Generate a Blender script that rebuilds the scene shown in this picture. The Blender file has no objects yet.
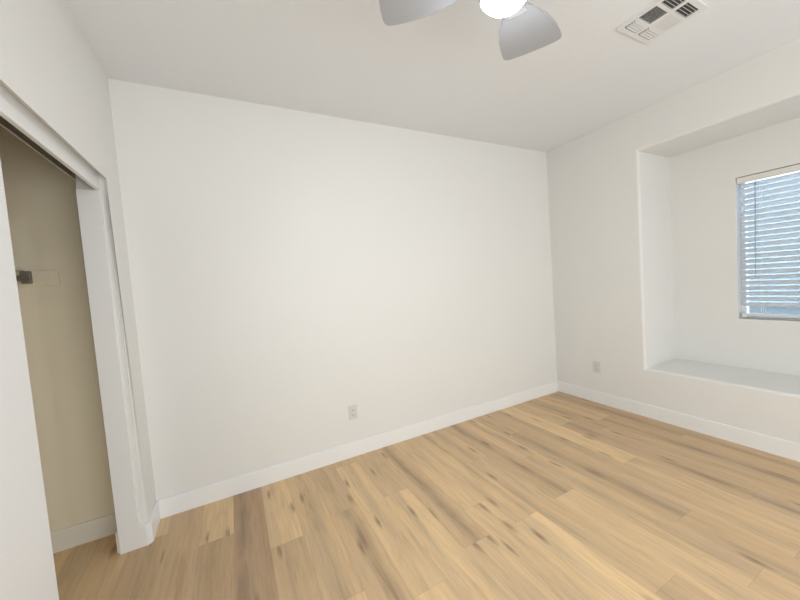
import bpy, bmesh, math, random
from mathutils import Vector, Matrix
scn = bpy.context.scene
col = scn.collection

# ------------------------------------------------------------------ camera
F, YAW, PITCH, ROLL, CAMH = 329.02, 0.4732, -0.0520, -0.0728, 1.3940
cy, sy, cp, sp = math.cos(YAW), math.sin(YAW), math.cos(PITCH), math.sin(PITCH)
fw = Vector((sy*cp, cy*cp, sp)); rt = Vector((cy, -sy, 0)); up = rt.cross(fw)
cr, sr = math.cos(ROLL), math.sin(ROLL)
r2 = cr*rt + sr*up; u2 = -sr*rt + cr*up
cam = bpy.data.cameras.new('camera'); cam.sensor_width = 36; cam.lens = F/800*36
cam.clip_start = 0.02
camo = bpy.data.objects.new('camera', cam); col.objects.link(camo)
m = Matrix((r2, u2, -fw)).transposed().to_4x4(); m.translation = (0, 0, CAMH)
camo.matrix_world = m
scn.camera = camo

# ------------------------------------------------------------------ light
scn.view_settings.view_transform = 'Standard'
scn.view_settings.look = 'None'
scn.view_settings.exposure = 0.37
scn.view_settings.gamma = 1
scn.view_settings.use_curve_mapping = False
DOME_POWER = 115.0
DOME_COL = (0.84, 0.92, 1.0)
FILL_POWER = 69.0
FILL_COL = (0.93, 0.97, 1.0)
SKY_COL = (0.50, 0.70, 0.95)
SKY_STR = 17.0
w = bpy.data.worlds.new('sky'); scn.world = w; w.use_nodes = True
bg = w.node_tree.nodes['Background']
bg.inputs[0].default_value = (*SKY_COL, 1); bg.inputs[1].default_value = SKY_STR
al = bpy.data.lights.new('hall_light', 'AREA'); al.shape = 'RECTANGLE'; al.size = 3.6; al.size_y = 2.3  # added fill light behind the camera, no known lamp there
al.energy = FILL_POWER; al.color = FILL_COL
alo = bpy.data.objects.new('hall_light', al); col.objects.link(alo)
alo.location = (1.4, -1.98, 1.30); alo.rotation_euler = (math.radians(102), 0, 0)

# ------------------------------------------------------------------ room numbers
XL, XR, D, H = -0.537, 3.304, 2.569, 2.74
YR = -0.80                      # rear wall
BB, BT = 0.121, 0.014           # baseboard
OY0, OY1, OZ = 0.505, 2.336, 2.100   # closet opening in the left wall
XLB = -0.6715                   # closet face of the left wall
XC = -1.28                      # closet rear
NY0, NY1, NZ0, NZ1, ND = -0.48, 1.638, 0.451, 2.4015, 0.5425
XN = XR + ND
WY0, WY1, WZ0, WZ1 = -0.04, 1.180, 0.876, 2.0665

# ------------------------------------------------------------------ materials
def newmat(name):
    m = bpy.data.materials.new(name); m.use_nodes = True
    nt = m.node_tree; return m, nt, nt.nodes['Principled BSDF']
def plain(name, c, rough=0.5, metal=0.0, spec=0.5, var=0.02, scale=30, bump=0.0, bscale=200):
    m, nt, b = newmat(name)
    tc = nt.nodes.new('ShaderNodeTexCoord')
    n = nt.nodes.new('ShaderNodeTexNoise'); n.inputs['Scale'].default_value = scale
    nt.links.new(tc.outputs['Object'], n.inputs['Vector'])
    mx = nt.nodes.new('ShaderNodeMix'); mx.data_type = 'RGBA'
    mx.inputs[6].default_value = (*[x*(1-var) for x in c], 1)
    mx.inputs[7].default_value = (*[min(1, x*(1+var)) for x in c], 1)
    nt.links.new(n.outputs['Fac'], mx.inputs[0]); nt.links.new(mx.outputs[2], b.inputs['Base Color'])
    b.inputs['Roughness'].default_value = rough; b.inputs['Metallic'].default_value = metal
    b.inputs['Specular IOR Level'].default_value = spec
    if bump:
        n2 = nt.nodes.new('ShaderNodeTexNoise'); n2.inputs['Scale'].default_value = bscale
        n2.inputs['Detail'].default_value = 3
        nt.links.new(tc.outputs['Object'], n2.inputs['Vector'])
        bp = nt.nodes.new('ShaderNodeBump'); bp.inputs['Strength'].default_value = bump
        bp.inputs['Distance'].default_value = 0.002
        nt.links.new(n2.outputs['Fac'], bp.inputs['Height']); nt.links.new(bp.outputs[0], b.inputs['Normal'])
    return m
WALLC = (0.845, 0.838, 0.81)
M_wall = plain('wall_paint', WALLC, 0.42, spec=0.35, var=0.01, scale=2, bump=0.12, bscale=90)
M_closet_warm = plain('closet_paint', (0.96, 0.875, 0.69), 0.6, spec=0.25, var=0.01, scale=2, bump=0.25, bscale=90)  # wall paint with the closet's warm bounce light put into the colour
M_closet_trim_warm = plain('closet_trim_paint', (0.96, 0.92, 0.82), 0.4, var=0.005)  # trim white tinted by the same painted-in warm closet light
M_ceil = plain('ceiling_paint', (0.865, 0.88, 0.90), 0.8, spec=0.2, var=0.01, scale=2, bump=0.25, bscale=90)
M_trim = plain('trim_paint', (0.92, 0.92, 0.91), 0.32, var=0.005)
M_door = plain('door_paint', (0.86, 0.86, 0.86), 0.45, var=0.005)
M_white = plain('white_plastic', (0.80, 0.80, 0.80), 0.4)
M_plate = plain('outlet_plastic', (0.72, 0.72, 0.72), 0.35)
M_dark = plain('dark_slot', (0.04, 0.04, 0.04), 0.7)
M_vent = plain('vent_enamel', (0.82, 0.82, 0.82), 0.45)
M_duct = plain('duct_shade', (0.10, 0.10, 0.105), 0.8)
M_nickel = plain('dull_nickel', (0.26, 0.24, 0.20), 0.6, metal=0.5)
M_track = plain('track_metal', (0.42, 0.39, 0.34), 0.4, metal=0.6)
M_blade = plain('fan_blade_grey', (0.40, 0.405, 0.42), 0.5)
M_fan = plain('fan_housing', (0.62, 0.62, 0.63), 0.35, metal=0.3)
M_shelf = plain('shelf_paint', (0.82, 0.80, 0.76), 0.5)
M_ground = plain('gravel_ground', (0.10, 0.085, 0.07), 0.9, var=0.2, scale=40)
M_backdrop = plain('block_wall', (0.42, 0.40, 0.37), 0.9, var=0.15, scale=6)
M_vinyl = plain('vinyl_frame', (0.80, 0.80, 0.80), 0.4)
# slats: slightly translucent
M_slat, nt, b = newmat('blind_slat')
b.inputs['Base Color'].default_value = (0.80, 0.82, 0.84, 1); b.inputs['Roughness'].default_value = 0.4
tr = nt.nodes.new('ShaderNodeBsdfTranslucent'); tr.inputs[0].default_value = (0.8, 0.85, 0.9, 1)
ms = nt.nodes.new('ShaderNodeMixShader'); ms.inputs[0].default_value = 0.12
nt.links.new(b.outputs[0], ms.inputs[1]); nt.links.new(tr.outputs[0], ms.inputs[2])
nt.links.new(ms.outputs[0], nt.nodes['Material Output'].inputs[0])
M_cord = plain('cord', (0.85, 0.87, 0.88), 0.7)
M_wand = plain('wand', (0.30, 0.33, 0.35), 0.3)
# glass
M_glass, nt, b = newmat('window_glass')
gl = nt.nodes.new('ShaderNodeBsdfGlossy'); gl.inputs['Roughness'].default_value = 0.02
tp = nt.nodes.new('ShaderNodeBsdfTransparent'); tp.inputs[0].default_value = (0.62, 0.65, 0.66, 1)
fr = nt.nodes.new('ShaderNodeFresnel'); fr.inputs[0].default_value = 1.45
mx = nt.nodes.new('ShaderNodeMixShader')
nt.links.new(fr.outputs[0], mx.inputs[0]); nt.links.new(tp.outputs[0], mx.inputs[1]); nt.links.new(gl.outputs[0], mx.inputs[2])
nt.links.new(mx.outputs[0], nt.nodes['Material Output'].inputs[0])
# lamp dome
M_dome, nt, b = newmat('lamp_dome')
b.inputs['Base Color'].default_value = (0.9, 0.9, 0.9, 1)
b.inputs['Emission Color'].default_value = (*DOME_COL, 1)
b.inputs['Emission Strength'].default_value = DOME_POWER

# floor material: per-plank colour attribute (tone, streak, streak centre, seed) + metre UV
def floor_material():
    m, nt, b = newmat('oak_vinyl_plank')
    N = nt.nodes.new; L = nt.links.new
    uv = N('ShaderNodeUVMap'); uv.uv_map = 'plank'
    at = N('ShaderNodeAttribute'); at.attribute_name = 'plank_tone'
    sepa = N('ShaderNodeSeparateColor'); L(at.outputs['Color'], sepa.inputs[0])
    sep = N('ShaderNodeSeparateXYZ'); L(uv.outputs[0], sep.inputs[0])
    def math_(op, a, b_=None, c=None, clamp=False):
        n = N('ShaderNodeMath'); n.operation = op; n.use_clamp = clamp
        for i, v in enumerate((a, b_, c)):
            if v is None: continue
            if isinstance(v, (int, float)): n.inputs[i].default_value = v
            else: L(v, n.inputs[i])
        return n.outputs[0]
    def comb(x, y, z):
        n = N('ShaderNodeCombineXYZ')
        for i, v in enumerate((x, y, z)):
            if isinstance(v, (int, float)): n.inputs[i].default_value = v
            else: L(v, n.inputs[i])
        return n.outputs[0]
    def noise(vec, scale, detail=3, rough=0.5, dist=0.0):
        n = N('ShaderNodeTexNoise'); n.inputs['Scale'].default_value = scale
        n.inputs['Detail'].default_value = detail; n.inputs['Roughness'].default_value = rough
        n.inputs['Distortion'].default_value = dist
        L(vec, n.inputs['Vector']); return n.outputs['Fac']
    def ramp(fac, stops):
        n = N('ShaderNodeValToRGB'); e = n.color_ramp.elements
        while len(e) < len(stops): e.new(0.5)
        for k, (p, c) in enumerate(stops):
            e[k].position = p; e[k].color = (*c, 1) if len(c) == 3 else c
        L(fac, n.inputs[0]); return n.outputs[0]
    def mixc(f, a, b_, mode='MIX'):
        n = N('ShaderNodeMix'); n.data_type = 'RGBA'; n.blend_type = mode
        for i, v in ((0, f), (6, a), (7, b_)):
            if isinstance(v, (int, float)): n.inputs[i].default_value = v
            elif isinstance(v, tuple): n.inputs[i].default_value = (*v, 1)
            else: L(v, n.inputs[i])
        return n.outputs[2]
    u, v = sep.outputs[0], sep.outputs[1]
    seed = math_('MULTIPLY', at.outputs['Alpha'], 57.0)
    tone, stk, ctr = sepa.outputs[0], sepa.outputs[1], sepa.outputs[2]
    # gentle wander of the grain
    wob = noise(comb(math_('MULTIPLY', v, 1.3), seed, 0.0), 1.0, 1)
    uw = math_('ADD', u, math_('MULTIPLY', math_('SUBTRACT', wob, 0.5), 0.05))
    fine = noise(comb(math_('MULTIPLY', uw, 170), math_('MULTIPLY', v, 5.0), seed), 1.0, 4, 0.6)
    mid = noise(comb(math_('MULTIPLY', uw, 38), math_('MULTIPLY', v, 3.6), seed), 1.0, 3, 0.55, 0.8)
    big = noise(comb(math_('MULTIPLY', uw, 11), math_('MULTIPLY', v, 1.1), seed), 1.0, 2, 0.5)
    light = (0.92, 0.66, 0.37); dark = (0.50, 0.335, 0.205); grey = (0.59, 0.435, 0.285)
    base = mixc(tone, dark, light)
    base = mixc(ramp(big, [(0.42, (0, 0, 0)), (0.66, (0.55, 0.55, 0.55))]), base, grey)
    base = mixc(1.0, base, ramp(mid, [(0.30, (0.90, 0.885, 0.87)), (0.5, (1, 1, 1)), (0.75, (1.03, 1.03, 1.03))]), 'MULTIPLY')
    base = mixc(1.0, base, ramp(fine, [(0.30, (0.88, 0.865, 0.85)), (0.55, (1, 1, 1))]), 'MULTIPLY')
    # long soft dark streak down the plank
    us = math_('ADD', u, math_('MULTIPLY', math_('SUBTRACT', wob, 0.5), 0.05))
    dd = math_('ABSOLUTE', math_('SUBTRACT', us, math_('MULTIPLY', ctr, 0.1767)))
    band = math_('SUBTRACT', 1.0, math_('DIVIDE', dd, 0.05), clamp=True)
    band = math_('MULTIPLY', band, ramp(mid, [(0.35, (1, 1, 1)), (0.65, (0.6, 0.6, 0.6))]))
    ln = noise(comb(math_('MULTIPLY', v, 2.4), seed, 3.0), 1.0, 2)
    band = math_('MULTIPLY', math_('MULTIPLY', band, ramp(ln, [(0.32, (0.25, 0.25, 0.25)), (0.6, (1, 1, 1))])), stk)
    base = mixc(band, base, (0.30, 0.205, 0.135))
    # knots: elongated cells
    vo = N('ShaderNodeTexVoronoi'); vo.voronoi_dimensions = '2D'; vo.inputs['Scale'].default_value = 1.0
    kx = math_('ADD', math_('MULTIPLY', uw, 7.5), math_('MULTIPLY', math_('SUBTRACT', fine, 0.5), 0.35))
    L(comb(math_('ADD', kx, seed), math_('ADD', math_('MULTIPLY', v, 1.5), math_('MULTIPLY', seed, 3.7)), 0.0), vo.inputs['Vector'])
    kn = ramp(vo.outputs['Distance'], [(0.01, (1, 1, 1)), (0.12, (0, 0, 0))])
    kcol = N('ShaderNodeSeparateColor'); L(vo.outputs['Color'], kcol.inputs[0])
    kn = math_('MULTIPLY', kn, math_('GREATER_THAN', kcol.outputs[0], 0.58))
    base = mixc(math_('MULTIPLY', kn, 0.72), base, (0.24, 0.145, 0.08))
    # seams
    W_ = 0.1767
    e = math_('MINIMUM', u, math_('SUBTRACT', W_, u))
    e2 = math_('MINIMUM', v, math_('SUBTRACT', at2(nt, N, L), v))
    sm = math_('LESS_THAN', math_('MINIMUM', e, e2), 0.0008)
    base = mixc(math_('MULTIPLY', sm, 0.35), base, (0.25, 0.16, 0.09))
    L(base, b.inputs['Base Color'])
    b.inputs['Roughness'].default_value = 0.48
    b.inputs['Specular IOR Level'].default_value = 0.35
    bp = N('ShaderNodeBump'); bp.inputs['Strength'].default_value = 0.15; bp.inputs['Distance'].default_value = 0.001
    L(fine, bp.inputs['Height']); L(bp.outputs[0], b.inputs['Normal'])
    return m
def at2(nt, N, L):
    a = N('ShaderNodeAttribute'); a.attribute_name = 'plank_len'; return a.outputs['Fac']
M_floor = floor_material()

# ------------------------------------------------------------------ helpers
def box(bm, x0, x1, y0, y1, z0, z1, bevel=0.0, seg=2):
    vs = [bm.verts.new(p) for p in ((x0,y0,z0),(x1,y0,z0),(x1,y1,z0),(x0,y1,z0),(x0,y0,z1),(x1,y0,z1),(x1,y1,z1),(x0,y1,z1))]
    fs = [bm.faces.new([vs[i] for i in f]) for f in ((0,3,2,1),(4,5,6,7),(0,1,5,4),(1,2,6,5),(2,3,7,6),(3,0,4,7))]
    if bevel:
        es = {e for f in fs for e in f.edges}
        bmesh.ops.bevel(bm, geom=list(es), offset=bevel, segments=seg, profile=0.5, affect='EDGES')
    return vs
def obj(name, bm, mat, parent=None, smooth=False):
    bmesh.ops.recalc_face_normals(bm, faces=bm.faces)
    me = bpy.data.meshes.new(name); bm.to_mesh(me); bm.free()
    for mm in (mat if isinstance(mat, list) else [mat]): me.materials.append(mm)
    o = bpy.data.objects.new(name, me); col.objects.link(o)
    if smooth:
        for p in me.polygons: p.use_smooth = True
    if parent is not None:
        o.parent = parent
        pl = parent.location if parent.type == 'EMPTY' else None
        if pl is not None: me.transform(Matrix.Translation(-Vector(pl)))
        else:
            r = parent.parent
            if r is not None and r.type == 'EMPTY': me.transform(Matrix.Translation(-Vector(r.location)))
    return o
def struct(name, bm, mat, parent=None, smooth=False, **k):
    o = obj(name, bm, mat, parent, smooth)
    if parent is None: o['kind'] = 'structure'
    return o
def thing(name, loc, label, cat, group=None):
    o = bpy.data.objects.new(name, None); col.objects.link(o); o.location = loc; o.empty_display_size = 0.1
    o['label'] = label; o['category'] = cat
    if group: o['group'] = group
    return o
def prism(bm, pts, z0, z1):
    a = [bm.verts.new((x, y, z0)) for x, y in pts]; b = [bm.verts.new((x, y, z1)) for x, y in pts]
    bm.faces.new(a[::-1]); top = bm.faces.new(b)
    n = len(pts)
    for i in range(n): bm.faces.new((a[i], a[(i+1) % n], b[(i+1) % n], b[i]))
    return top
def cyl(bm, p0, p1, r0, r1=None, n=24):
    r1 = r0 if r1 is None else r1
    p0, p1 = Vector(p0), Vector(p1); d = (p1-p0)
    q = d.to_track_quat('Z', 'Y').to_matrix()
    a = [bm.verts.new(p0 + q @ Vector((r0*math.cos(t), r0*math.sin(t), 0))) for t in [2*math.pi*i/n for i in range(n)]]
    b = [bm.verts.new(p1 + q @ Vector((r1*math.cos(t), r1*math.sin(t), 0))) for t in [2*math.pi*i/n for i in range(n)]]
    bm.faces.new(a[::-1]); bm.faces.new(b)
    for i in range(n): bm.faces.new((a[i], a[(i+1) % n], b[(i+1) % n], b[i]))
def lathe(bm, c, prof, n=48):
    rings = []
    for r, z in prof:
        if r < 1e-6: rings.append([bm.verts.new((c[0], c[1], z))])
        else: rings.append([bm.verts.new((c[0]+r*math.cos(2*math.pi*i/n), c[1]+r*math.sin(2*math.pi*i/n), z)) for i in range(n)])
    for A, B in zip(rings, rings[1:]):
        for i in range(n):
            j = (i+1) % n
            if len(A) == 1 and len(B) > 1: bm.faces.new((A[0], B[i], B[j]))
            elif len(B) == 1 and len(A) > 1: bm.faces.new((A[i], A[j], B[0]))
            elif len(A) > 1: bm.faces.new((A[i], A[j], B[j], B[i]))

# ------------------------------------------------------------------ floor of planks
def build_floor():
    random.seed(11)
    PW, PL = 0.1767, 1.22
    x_start = -0.106
    # end joint (y) of a column that the photo shows, tone / streak / streak centre for planks near and beyond it
    joints = {-3: 1.15, -2: 1.55, -1: 2.145, 0: 1.35, 1: 1.90, 2: 1.40, 3: 1.97, 4: 1.25, 5: 1.95, 6: 1.346, 7: 0.35,
              8: 1.333, 9: 1.95, 10: 1.35, 11: 0.55, 12: 2.1, 13: 0.50, 14: 1.335, 15: 0.75, 16: 1.72, 17: 0.62, 18: 1.3, 19: 2.0}
    # column: (before-joint plank (nearer camera), beyond-joint plank) = (tone, streak, centre)
    spec = {-3: ((.55,.5,.4), (.35,.4,.6)), -2: ((.5,.3,.3), (.45,.3,.6)), -1: ((.25,.35,.4), (.80,.2,.7)),
            0: ((.25,.7,.25), (.08,1.0,.25)), 1: ((.45,.2,.4), (.85,.1,.5)), 2: ((.80,.2,.6), (.65,.45,.5)),
            3: ((.60,.95,.62), (.55,.4,.4)), 4: ((.95,.1,.4), (.85,.2,.5)), 5: ((.90,.1,.3), (.65,.3,.6)),
            6: ((.90,.15,.3), (.55,.85,.55)), 7: ((.85,.1,.5), (.85,.15,.5)), 8: ((1.0,.05,.5), (.75,.6,.75)),
            9: ((.65,.3,.2), (.6,.3,.4)), 10: ((.75,.1,.6), (.45,.8,.6)), 11: ((.6,.25,.5), (.65,.3,.5)),
            12: ((.45,.9,.5), (.5,.3,.5)), 13: ((.5,.3,.3), (.6,.3,.5)), 14: ((.70,.25,.5), (.85,.1,.5)),
            15: ((.45,.6,.4), (.4,.8,.5)), 16: ((.5,.3,.6), (.4,.5,.5)), 17: ((.55,.2,.5), (.4,.85,.4)),
            18: ((.45,.6,.6), (.3,.6,.5)), 19: ((.4,.4,.5), (.3,.5,.5))}
    bm = bmesh.new()
    uvl = bm.loops.layers.uv.new('plank')
    cl = bm.loops.layers.float_color.new('plank_tone')
    ll = bm.faces.layers.float.new('plank_len')
    x_lo, x_hi, y_lo, y_hi = XC-0.05, XR+0.05, -2.1, D+0.02
    k = -7
    while x_start + k*PW < x_hi:
        a, b = x_start + k*PW, x_start + (k+1)*PW
        J = joints.get(k, random.uniform(0, PL))
        y = J - 4*PL
        while y < y_hi:
            y1 = y + PL
            ax, bx, ay, by = max(a, x_lo), min(b, x_hi), max(y, y_lo), min(y1, y_hi)
            if ax < bx-1e-6 and ay < by-1e-6:
                if k in spec and abs(y1-J) < 0.01: t = spec[k][0]
                elif k in spec and abs(y-J) < 0.01: t = spec[k][1]
                else: t = (random.uniform(.4, .9), random.choice((.1, .2, .5)), random.uniform(.2, .8))
                sd = random.random()
                f = bm.faces.new([bm.verts.new((X, Y, 0)) for X, Y in ((ax, ay), (bx, ay), (bx, by), (ax, by))])
                f[ll] = PL
                for lp in f.loops:
                    co = lp.vert.co
                    lp[uvl].uv = (co.x-a, co.y-y); lp[cl] = (t[0], t[1], t[2], sd)
            y = y1
        k += 1
    # slab under the planks
    vs = box(bm, x_lo, x_hi, y_lo, y_hi, -0.1, -0.002)
    struct('floor', bm, M_floor)
build_floor()

# ------------------------------------------------------------------ ceiling and walls
bm = bmesh.new(); box(bm, XC-0.1, XR+0.10, -2.15, D+0.12, H, H+0.1); struct('ceiling', bm, M_ceil)
bm = bmesh.new(); box(bm, XL-0.06, XR+ND+0.1, D, D+0.12, 0, H); struct('wall_back', bm, M_wall)
bm = bmesh.new(); box(bm, XC-0.1, XL-0.06, D, D+0.12, 0, H); struct('wall_closet_end', bm, M_closet_warm)

# left wall with the closet opening, bullnosed on the room side
bm = bmesh.new()
poly = [(YR, 0), (OY0, 0), (OY0, OZ), (OY1, OZ), (OY1, 0), (D, 0), (D, H), (YR, H)]
A = [bm.verts.new((XL, y, z)) for y, z in poly]; B = [bm.verts.new((XLB, y, z)) for y, z in poly]
bm.faces.new(A); bm.faces.new(B[::-1])
for i in range(8): bm.faces.new((A[i], A[(i+1) % 8], B[(i+1) % 8], B[i]))
es = [e for e in bm.edges if {e.verts[0], e.verts[1]} in ({A[1], A[2]}, {A[2], A[3]}, {A[3], A[4]})]
bmesh.ops.bevel(bm, geom=es, offset=0.032, segments=6, profile=0.5, affect='EDGES')
struct('wall_left', bm, M_wall)
# closet shell
bm = bmesh.new(); box(bm, XC-0.1, XC, 0.1, D, 0, H); struct('wall_closet_rear', bm, M_closet_warm)
bm = bmesh.new(); box(bm, XC, XLB, 0.1, 0.2, 0, H); struct('wall_closet_side', bm, M_closet_warm)

# right wall: a deep wall with a square niche, bullnosed rim, window opening in its back
def wall_right():
    bm = bmesh.new()
    X0, X1, X2 = XR, XN, XN+0.13
    def ring(x, y0, y1, z0, z1): return [bm.verts.new((x, y, z)) for y, z in ((y0, z0), (y1, z0), (y1, z1), (y0, z1))]
    o0 = ring(X0, YR, D, 0, H); h0 = ring(X0, NY0, NY1, NZ0, NZ1)
    h1 = ring(X1, NY0, NY1, NZ0, NZ1); w1 = ring(X1, WY0, WY1, WZ0, WZ1); w2 = ring(X2, WY0, WY1, WZ0, WZ1)
    o2 = ring(X2, YR, D, 0, H)
    for P, Q in ((o0, h0), (h0, h1), (h1, w1), (w1, w2), (w2, o2), (o2, o0)):
        for i in range(4): bm.faces.new((P[i], P[(i+1) % 4], Q[(i+1) % 4], Q[i]))
    es = [e for e in bm.edges if e.verts[0] in h0 and e.verts[1] in h0]
    bmesh.ops.bevel(bm, geom=es, offset=0.022, segments=5, profile=0.5, affect='EDGES')
    struct('wall_right', bm, M_wall)
wall_right()

# rear wall with a made-up wide opening and added shell around the fill light
DX0, DX1, DZ = -0.40, 3.15, 2.60
bm = bmesh.new()
poly = [(XL, 0), (DX0, 0), (DX0, DZ), (DX1, DZ), (DX1, 0), (XR, 0), (XR, H), (XL, H)]
A = [bm.verts.new((x, YR, z)) for x, z in poly]; B = [bm.verts.new((x, YR-0.12, z)) for x, z in poly]
bm.faces.new(A); bm.faces.new(B[::-1])
for i in range(8): bm.faces.new((A[i], A[(i+1) % 8], B[(i+1) % 8], B[i]))
struct('wall_rear', bm, M_wall)
bm = bmesh.new(); box(bm, XL-0.1, XL, -2.1, YR-0.12, 0, H); struct('wall_hall_left', bm, M_wall)
bm = bmesh.new(); box(bm, XR, XR+0.1, -2.1, YR-0.12, 0, H); struct('wall_hall_right', bm, M_wall)
bm = bmesh.new(); box(bm, XL-0.1, XR+0.1, -2.2, -2.1, 0, H); struct('wall_hall_rear', bm, M_wall)

# ------------------------------------------------------------------ baseboards
def baseboard(name, pts, mat=None):
    bm = bmesh.new(); top = prism(bm, pts, 0, BB)
    bmesh.ops.bevel(bm, geom=list(top.edges), offset=0.005, segments=3, profile=0.5, affect='EDGES')
    struct(name, bm, mat or M_trim)
baseboard('baseboard_back', [(XL+BT, D-BT), (XR-BT, D-BT), (XR-BT, D), (XL+BT, D)])
baseboard('baseboard_right', [(XR-BT, YR), (XR, YR), (XR, D), (XR-BT, D)])
baseboard('baseboard_left', [(-0.5740, 2.3215), (-0.548, 2.3215), (-0.533, 2.328), (XL+BT, 2.342), (XL+BT, D), (XL, D),
                             (XL, 2.368), (-0.5455, 2.347), (-0.567, 2.3365), (-0.574, 2.3365)])
baseboard('baseboard_left_near', [(XL, YR), (XL+BT, YR), (XL+BT, 0.50), (XL, 0.479)])
baseboard('baseboard_closet_end', [(XC+BT, D-BT), (XLB-BT, D-BT), (XLB-BT, D), (XC+BT, D)], M_closet_trim_warm)
baseboard('baseboard_closet_rear', [(XC, 0.2), (XC+BT, 0.2), (XC+BT, D), (XC, D)], M_closet_trim_warm)
baseboard('baseboard_closet_front', [(XLB-BT, OY1), (XLB, OY1), (XLB, D), (XLB-BT, D)], M_closet_trim_warm)

# ------------------------------------------------------------------ closet opening trim, track, door
XT = -0.5745
bm = bmesh.new(); box(bm, XLB, XT, 2.320, OY1, 0, 2.009, 0.0015); struct('trim_1', bm, M_trim)
bm = bmesh.new(); box(bm, XLB, XT, OY0, OY0+0.016, 0, 2.009, 0.0015); struct('trim_2', bm, M_trim)
bm = bmesh.new(); box(bm, XT-0.018, XT, OY0, OY1, 2.009, OZ, 0.002); struct('trim_3', bm, M_trim)

t = thing('closet_door_track', (-0.634, 1.42, OZ), 'dull metal sliding door track under the head of the closet opening', 'door track')
bm = bmesh.new()
for x0, x1, z0 in ((-0.6715, -0.6675, 2.060), (-0.634, -0.632, 2.064), (-0.597, -0.594, 2.064)):
    box(bm, x0, x1, OY0+0.002, OY1-0.002, z0, OZ-0.002)
box(bm, -0.6715, -0.594, OY0+0.002, OY1-0.002, OZ-0.004, OZ)
obj('channel', bm, M_track, t)
bm = bmesh.new(); box(bm, -0.6740, -0.6720, OY0+0.002, OY1-0.002, 2.058, OZ-0.001); obj('lip', bm, M_shelf, t)

bm = bmesh.new(); box(bm, -0.629, -0.601, 0.545, 1.497, 0.012, 2.058, 0.002)
d = struct('door_1', bm, M_door)
bm = bmesh.new(); cyl(bm, (-0.601, 0.585, 0.95), (-0.5995, 0.585, 0.95), 0.027, n=32); obj('finger_pull', bm, M_nickel, d)

# ------------------------------------------------------------------ closet rod and shelf
t = thing('closet_rod', (-0.983, 1.39, 1.57), 'dull metal closet rod in a square end socket on the tan closet wall', 'closet rod')
bm = bmesh.new(); cyl(bm, (-0.983, 0.225, 1.563), (-0.983, D-0.026, 1.563), 0.0145, n=24); obj('rod', bm, M_nickel, t, True)
for y0, y1 in ((D-0.0415, D-0.0165), (0.2165, 0.2415)):
    bm = bmesh.new(); box(bm, -1.002, -0.962, y0, y1, 1.538, 1.606, 0.004); obj('rod_socket', bm, M_nickel, t)
t = thing('closet_shelf', (-1.13, 1.39, 1.61), 'thin white closet shelf just above the metal rod', 'shelf')
bm = bmesh.new(); box(bm, XC, -0.998, 0.2, D, 1.610, 1.626, 0.001); obj('shelf_board', bm, M_shelf, t)
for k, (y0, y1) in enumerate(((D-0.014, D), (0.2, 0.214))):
    bm = bmesh.new(); box(bm, XC+0.001, -0.857, y0, y1, 1.522, 1.609, 0.002); struct('trim_%d' % (4+k), bm, M_closet_warm)  # shelf cleats on the closet end walls, numbered on with the trim

# ------------------------------------------------------------------ window in the niche
bm = bmesh.new()
XF0, XF1 = XN+0.075, XN+0.125
fw_ = 0.045
def frame_ring(bm, x0, x1, y0, y1, z0, z1, t_):
    box(bm, x0, x1, y0, y1, z0, z0+t_); box(bm, x0, x1, y0, y1, z1-t_, z1)
    box(bm, x0, x1, y0, y0+t_, z0+t_, z1-t_); box(bm, x0, x1, y1-t_, y1, z0+t_, z1-t_)
frame_ring(bm, XF0, XF1, WY0, WY1, WZ0, WZ1, 0.03)
wn = struct('window_1', bm, M_vinyl)
bm = bmesh.new(); yc = (WY0+WY1)/2
box(bm, XF0+0.005, XF1-0.005, yc-0.02, yc+0.02, WZ0+0.04, WZ1-0.04); obj('meeting_stile', bm, M_vinyl, wn)
bm = bmesh.new(); box(bm, XF0+0.022, XF0+0.027, WY0+0.04, WY1-0.04, WZ0+0.04, WZ1-0.04); obj('pane', bm, M_glass, wn)

# blind
t = thing('window_blind', (XN+0.035, yc, WZ0), 'white horizontal slat blind lowered over the window in the niche', 'window blind')
BY0, BY1 = WY0+0.022, WY1-0.022
XS = XN+0.036
bm = bmesh.new(); box(bm, XN+0.003, XN+0.013, WY0+0.006, WY1-0.005, 2.012, 2.061, 0.002); obj('valance', bm, M_shelf, t)
bm = bmesh.new(); box(bm, XN+0.016, XN+0.060, BY0, BY1, 2.018, 2.060, 0.002); obj('headrail', bm, M_white, t)
bm = bmesh.new()
TILT = math.radians(-43)
n = 23; z0_, z1_ = 1.000, 1.990
for i in range(n):
    z = z0_ + (z1_-z0_)*i/(n-1)
    sec = []
    for s in (-1, -0.5, 0, 0.5, 1):
        sec.append((s*0.025, 0.0022*(1-s*s)))
    secs = [(a, h+0.0013) for a, h in sec] + [(a, h-0.0013) for a, h in sec[::-1]]
    P = []
    for a, h in secs:   # a along slat width (room side negative), room edge turned up
        dx = a*math.cos(TILT) - h*math.sin(TILT); dz = a*math.sin(TILT) + h*math.cos(TILT)
        P.append((XS+dx, z+dz))
    a_ = [bm.verts.new((x, BY0, zz)) for x, zz in P]; b_ = [bm.verts.new((x, BY1, zz)) for x, zz in P]
    bm.faces.new(a_[::-1]); bm.faces.new(b_)
    for k in range(len(P)): bm.faces.new((a_[k], a_[(k+1) % len(P)], b_[(k+1) % len(P)], b_[k]))
obj('slats', bm, M_slat, t)
bm = bmesh.new(); box(bm, XN+0.010, XN+0.062, BY0, BY1, 0.900, 0.922, 0.003); obj('bottom_rail', bm, M_slat, t)
bm = bmesh.new(); box(bm, XN+0.006, XN+0.064, BY1-0.030, BY1+0.003, 0.893, 0.925, 0.003); obj('rail_end_cap', bm, M_white, t)
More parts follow.
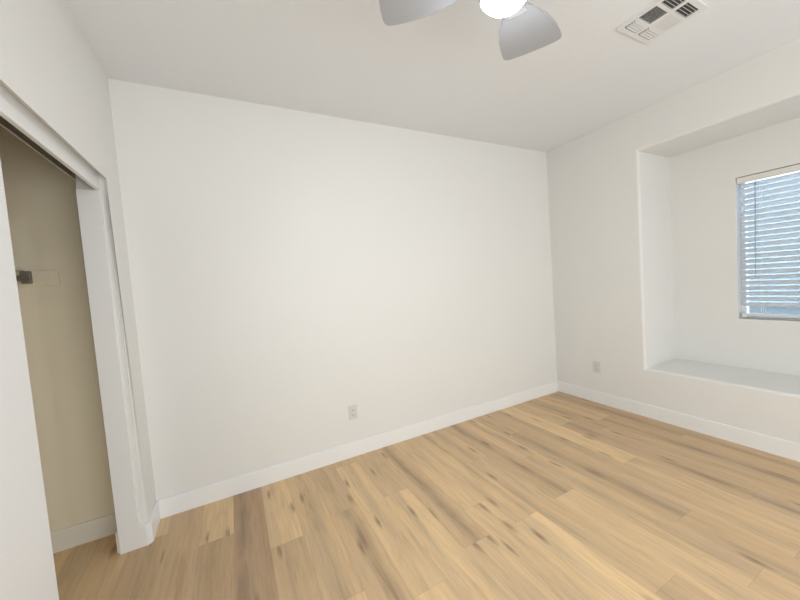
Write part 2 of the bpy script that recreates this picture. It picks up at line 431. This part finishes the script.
for y in (1.034, yc, 0.107):
    bm = bmesh.new()
    for dx in (-0.0205, 0.022):
        cyl(bm, (XS+dx, y, 0.918), (XS+dx, y, 2.02), 0.0013, n=6)
    cyl(bm, (XS-0.0195, y+0.012, 0.918), (XS-0.0195, y+0.012, 2.02), 0.0012, n=6)
    obj('ladder_cord', bm, M_cord, t)
bm = bmesh.new(); cyl(bm, (XN+0.011, 1.074, 1.225), (XN+0.012, 1.068, 2.012), 0.0034, n=8); obj('tilt_wand', bm, M_wand, t)

bm = bmesh.new(); box(bm, XN+0.14, 40, -25, 25, -0.25, 0.78); struct('ground', bm, M_ground)
bm = bmesh.new(); box(bm, XN+2.1, XN+2.3, -12, 14, 0.78, 2.3); struct('wall_garden', bm, M_backdrop)  # added unseen wall, pale so the gaps between slats look bright

# ------------------------------------------------------------------ outlets
def outlet(loc, rot, label):
    t = thing('wall_outlet', loc, label, 'outlet')
    t.rotation_euler = (0, 0, rot)
    def add(name, bm, mat, parent):
        bmesh.ops.recalc_face_normals(bm, faces=bm.faces)
        me = bpy.data.meshes.new(name); bm.to_mesh(me); bm.free(); me.materials.append(mat)
        o = bpy.data.objects.new(name, me); col.objects.link(o); o.parent = parent; return o
    bm = bmesh.new(); box(bm, -0.036, 0.036, -0.006, 0, -0.058, 0.058, 0.003); add('cover_plate', bm, M_plate, t)
    for s in (-1, 1):
        bm = bmesh.new(); box(bm, -0.017, 0.017, -0.0085, -0.0055, s*0.0205-0.0145, s*0.0205+0.0145, 0.003)
        r = add('receptacle', bm, M_plate, t)
        bm = bmesh.new()
        box(bm, -0.008, -0.0055, -0.0090, -0.0082, s*0.0205-0.002, s*0.0205+0.007)
        box(bm, 0.0055, 0.008, -0.0090, -0.0082, s*0.0205-0.002, s*0.0205+0.006)
        cyl(bm, (0, -0.0090, s*0.0205-0.008), (0, -0.0082, s*0.0205-0.008), 0.0025, n=10)
        add('slots', bm, M_dark, r)
    bm = bmesh.new(); cyl(bm, (0, -0.0072, 0), (0, -0.0055, 0), 0.003, n=12); add('screw', bm, M_white, t)
outlet((0.807, D, 0.364), 0, 'white duplex outlet low on the long back wall')
outlet((XR, 2.090, 0.375), math.radians(-90), 'pale outlet low on the right wall left of the window niche')

# ------------------------------------------------------------------ ceiling register
VX0, VX1, VY0, VY1 = 2.067, 2.377, 0.824, 1.113
t = thing('ceiling_vent', ((VX0+VX1)/2, (VY0+VY1)/2, H), 'white metal air register with angled louvres on the ceiling', 'air vent')
zt, zb = H-0.002, H-0.010
bm = bmesh.new(); box(bm, VX0+0.02, VX1-0.02, VY0+0.02, VY1-0.02, H-0.003, H-0.0005); obj('duct_opening', bm, M_duct, t)  # flat dark sheet stands in for the unlit duct
bx = 0.026; cx_ = 2.219; cw = 0.012; ya, yb = 0.920, 1.022
bm = bmesh.new()
box(bm, VX0, VX0+bx, VY0, VY1, zb, H); box(bm, VX1-bx, VX1, VY0, VY1, zb, H)
box(bm, VX0+bx, VX1-bx, VY0, VY0+bx, zb, H); box(bm, VX0+bx, VX1-bx, VY1-bx, VY1, zb, H)
box(bm, cx_-cw, cx_+cw, VY0+bx, VY1-bx, zb, H-0.003)
for y in (ya, yb):
    box(bm, VX0+bx, cx_-cw, y-0.009, y+0.009, zb, H-0.003); box(bm, cx_+cw, VX1-bx, y-0.009, y+0.009, zb, H-0.003)
obj('frame', bm, M_vent, t)
def fin(bm, a, b, along, c0, c1, lean):
    # thin leaning louvre; a = position across, runs from c0 to c1
    h = 0.011; th = 0.0012
    z0, z1 = H-0.0125, H-0.0025
    off = lean*0.009
    q = [(a-th/2, z0), (a+th/2, z0), (a+th/2+off, z1), (a-th/2+off, z1)]
    if along == 'y': pts = [[(x, c, z) for x, z in q] for c in (c0, c1)]
    else: pts = [[(c, x, z) for x, z in q] for c in (c0, c1)]
    A = [bm.verts.new(p) for p in pts[0]]; B = [bm.verts.new(p) for p in pts[1]]
    bm.faces.new(A[::-1]); bm.faces.new(B)
    for i in range(4): bm.faces.new((A[i], A[(i+1) % 4], B[(i+1) % 4], B[i]))
secs = [(VX0+bx, cx_-cw, ya+.009, yb-.009, 'y', 1, 8), (cx_+cw, VX1-bx, ya+.009, yb-.009, 'y', -1, 8),
        (VX0+bx, cx_-cw, yb+.009, VY1-bx, 'x', -1, 4), (cx_+cw, VX1-bx, yb+.009, VY1-bx, 'x', -1, 4),
        (VX0+bx, cx_-cw, VY0+bx, ya-.009, 'x', 1, 4), (cx_+cw, VX1-bx, VY0+bx, ya-.009, 'x', 1, 4)]
for x0, x1, y0, y1, al_, ln, nf in secs:
    bm = bmesh.new()
    for i in range(nf):
        if al_ == 'y': fin(bm, x0+(x1-x0)*(i+.5)/nf, None, 'y', y0, y1, ln)
        else: fin(bm, y0+(y1-y0)*(i+.5)/nf, None, 'x', x0+0.009, x1, ln)
    obj('louvres', bm, M_vent, t)

# ------------------------------------------------------------------ ceiling fan
FX, FY = 0.978, 0.898
t = thing('ceiling_fan', (FX, FY, H), 'grey three bladed ceiling fan with a glowing white light dome', 'ceiling fan')
c = (FX, FY)
bm = bmesh.new(); lathe(bm, c, [(0, H), (0.065, H), (0.065, H-0.02), (0.03, H-0.055), (0, H-0.055)]); obj('canopy', bm, M_fan, t, True)
bm = bmesh.new(); cyl(bm, (FX, FY, 2.58), (FX, FY, H-0.05), 0.013); obj('downrod', bm, M_fan, t, True)
bm = bmesh.new(); lathe(bm, c, [(0, 2.60), (0.04, 2.595), (0.085, 2.57), (0.10, 2.53), (0.10, 2.47), (0.088, 2.43), (0, 2.43)]); obj('motor_housing', bm, M_fan, t, True)
bm = bmesh.new()
pr = [(0, 2.425), (0.080, 2.425), (0.080, 2.402)] + [(0.080*math.cos(a), 2.402-0.046*math.sin(a)) for a in [math.pi/2*k/8 for k in range(1, 8)]] + [(0, 2.356)]
lathe(bm, c, pr); obj('light_dome', bm, M_dome, t, True)
bm = bmesh.new(); lathe(bm, c, [(0.081, 2.432), (0.092, 2.432), (0.092, 2.404), (0.090, 2.400), (0.0825, 2.400), (0.081, 2.404), (0.081, 2.432)]); obj('trim_ring', bm, M_fan, t, True)  # added ring that keeps dome light off the blades
def blade(ang):
    bm = bmesh.new()
    # outline in (r, s): narrow root, wide rounded tip
    half = [(0.12, 0.030), (0.16, 0.050), (0.20, 0.072), (0.25, 0.096), (0.30, 0.112), (0.35, 0.122), (0.40, 0.128), (0.432, 0.129), (0.447, 0.122), (0.455, 0.105), (0.460, 0.05)]
    out = half + [(r, -s) for r, s in half[::-1]]
    pitch = math.radians(1.5); ca, sa = math.cos(ang), math.sin(ang)
    def P(r, s, dz):
        z = 2.452 + s*math.sin(pitch) + dz; s2 = s*math.cos(pitch)
        return (FX + r*ca - s2*sa, FY + r*sa + s2*ca, z)
    a = [bm.verts.new(P(r, s, -0.004)) for r, s in out]; b = [bm.verts.new(P(r, s, 0.004)) for r, s in out]
    bm.faces.new(a[::-1]); bm.faces.new(b); n = len(out)
    for i in range(n): bm.faces.new((a[i], a[(i+1) % n], b[(i+1) % n], b[i]))
    bl = obj('blade', bm, M_blade, t)
    bm = bmesh.new()
    o = [(0.085, 0.022), (0.14, 0.022), (0.18, 0.035), (0.185, 0.0)]; o = o + [(r, -s) for r, s in o[::-1] if s]
    a = [bm.verts.new(P(r, s, -0.0085)) for r, s in o]; b = [bm.verts.new(P(r, s, -0.0042)) for r, s in o]
    bm.faces.new(a[::-1]); bm.faces.new(b); n = len(o)
    for i in range(n): bm.faces.new((a[i], a[(i+1) % n], b[(i+1) % n], b[i]))
    obj('blade_arm', bm, M_fan, bl)
for k in range(3): blade(math.radians(29 + 120*k))
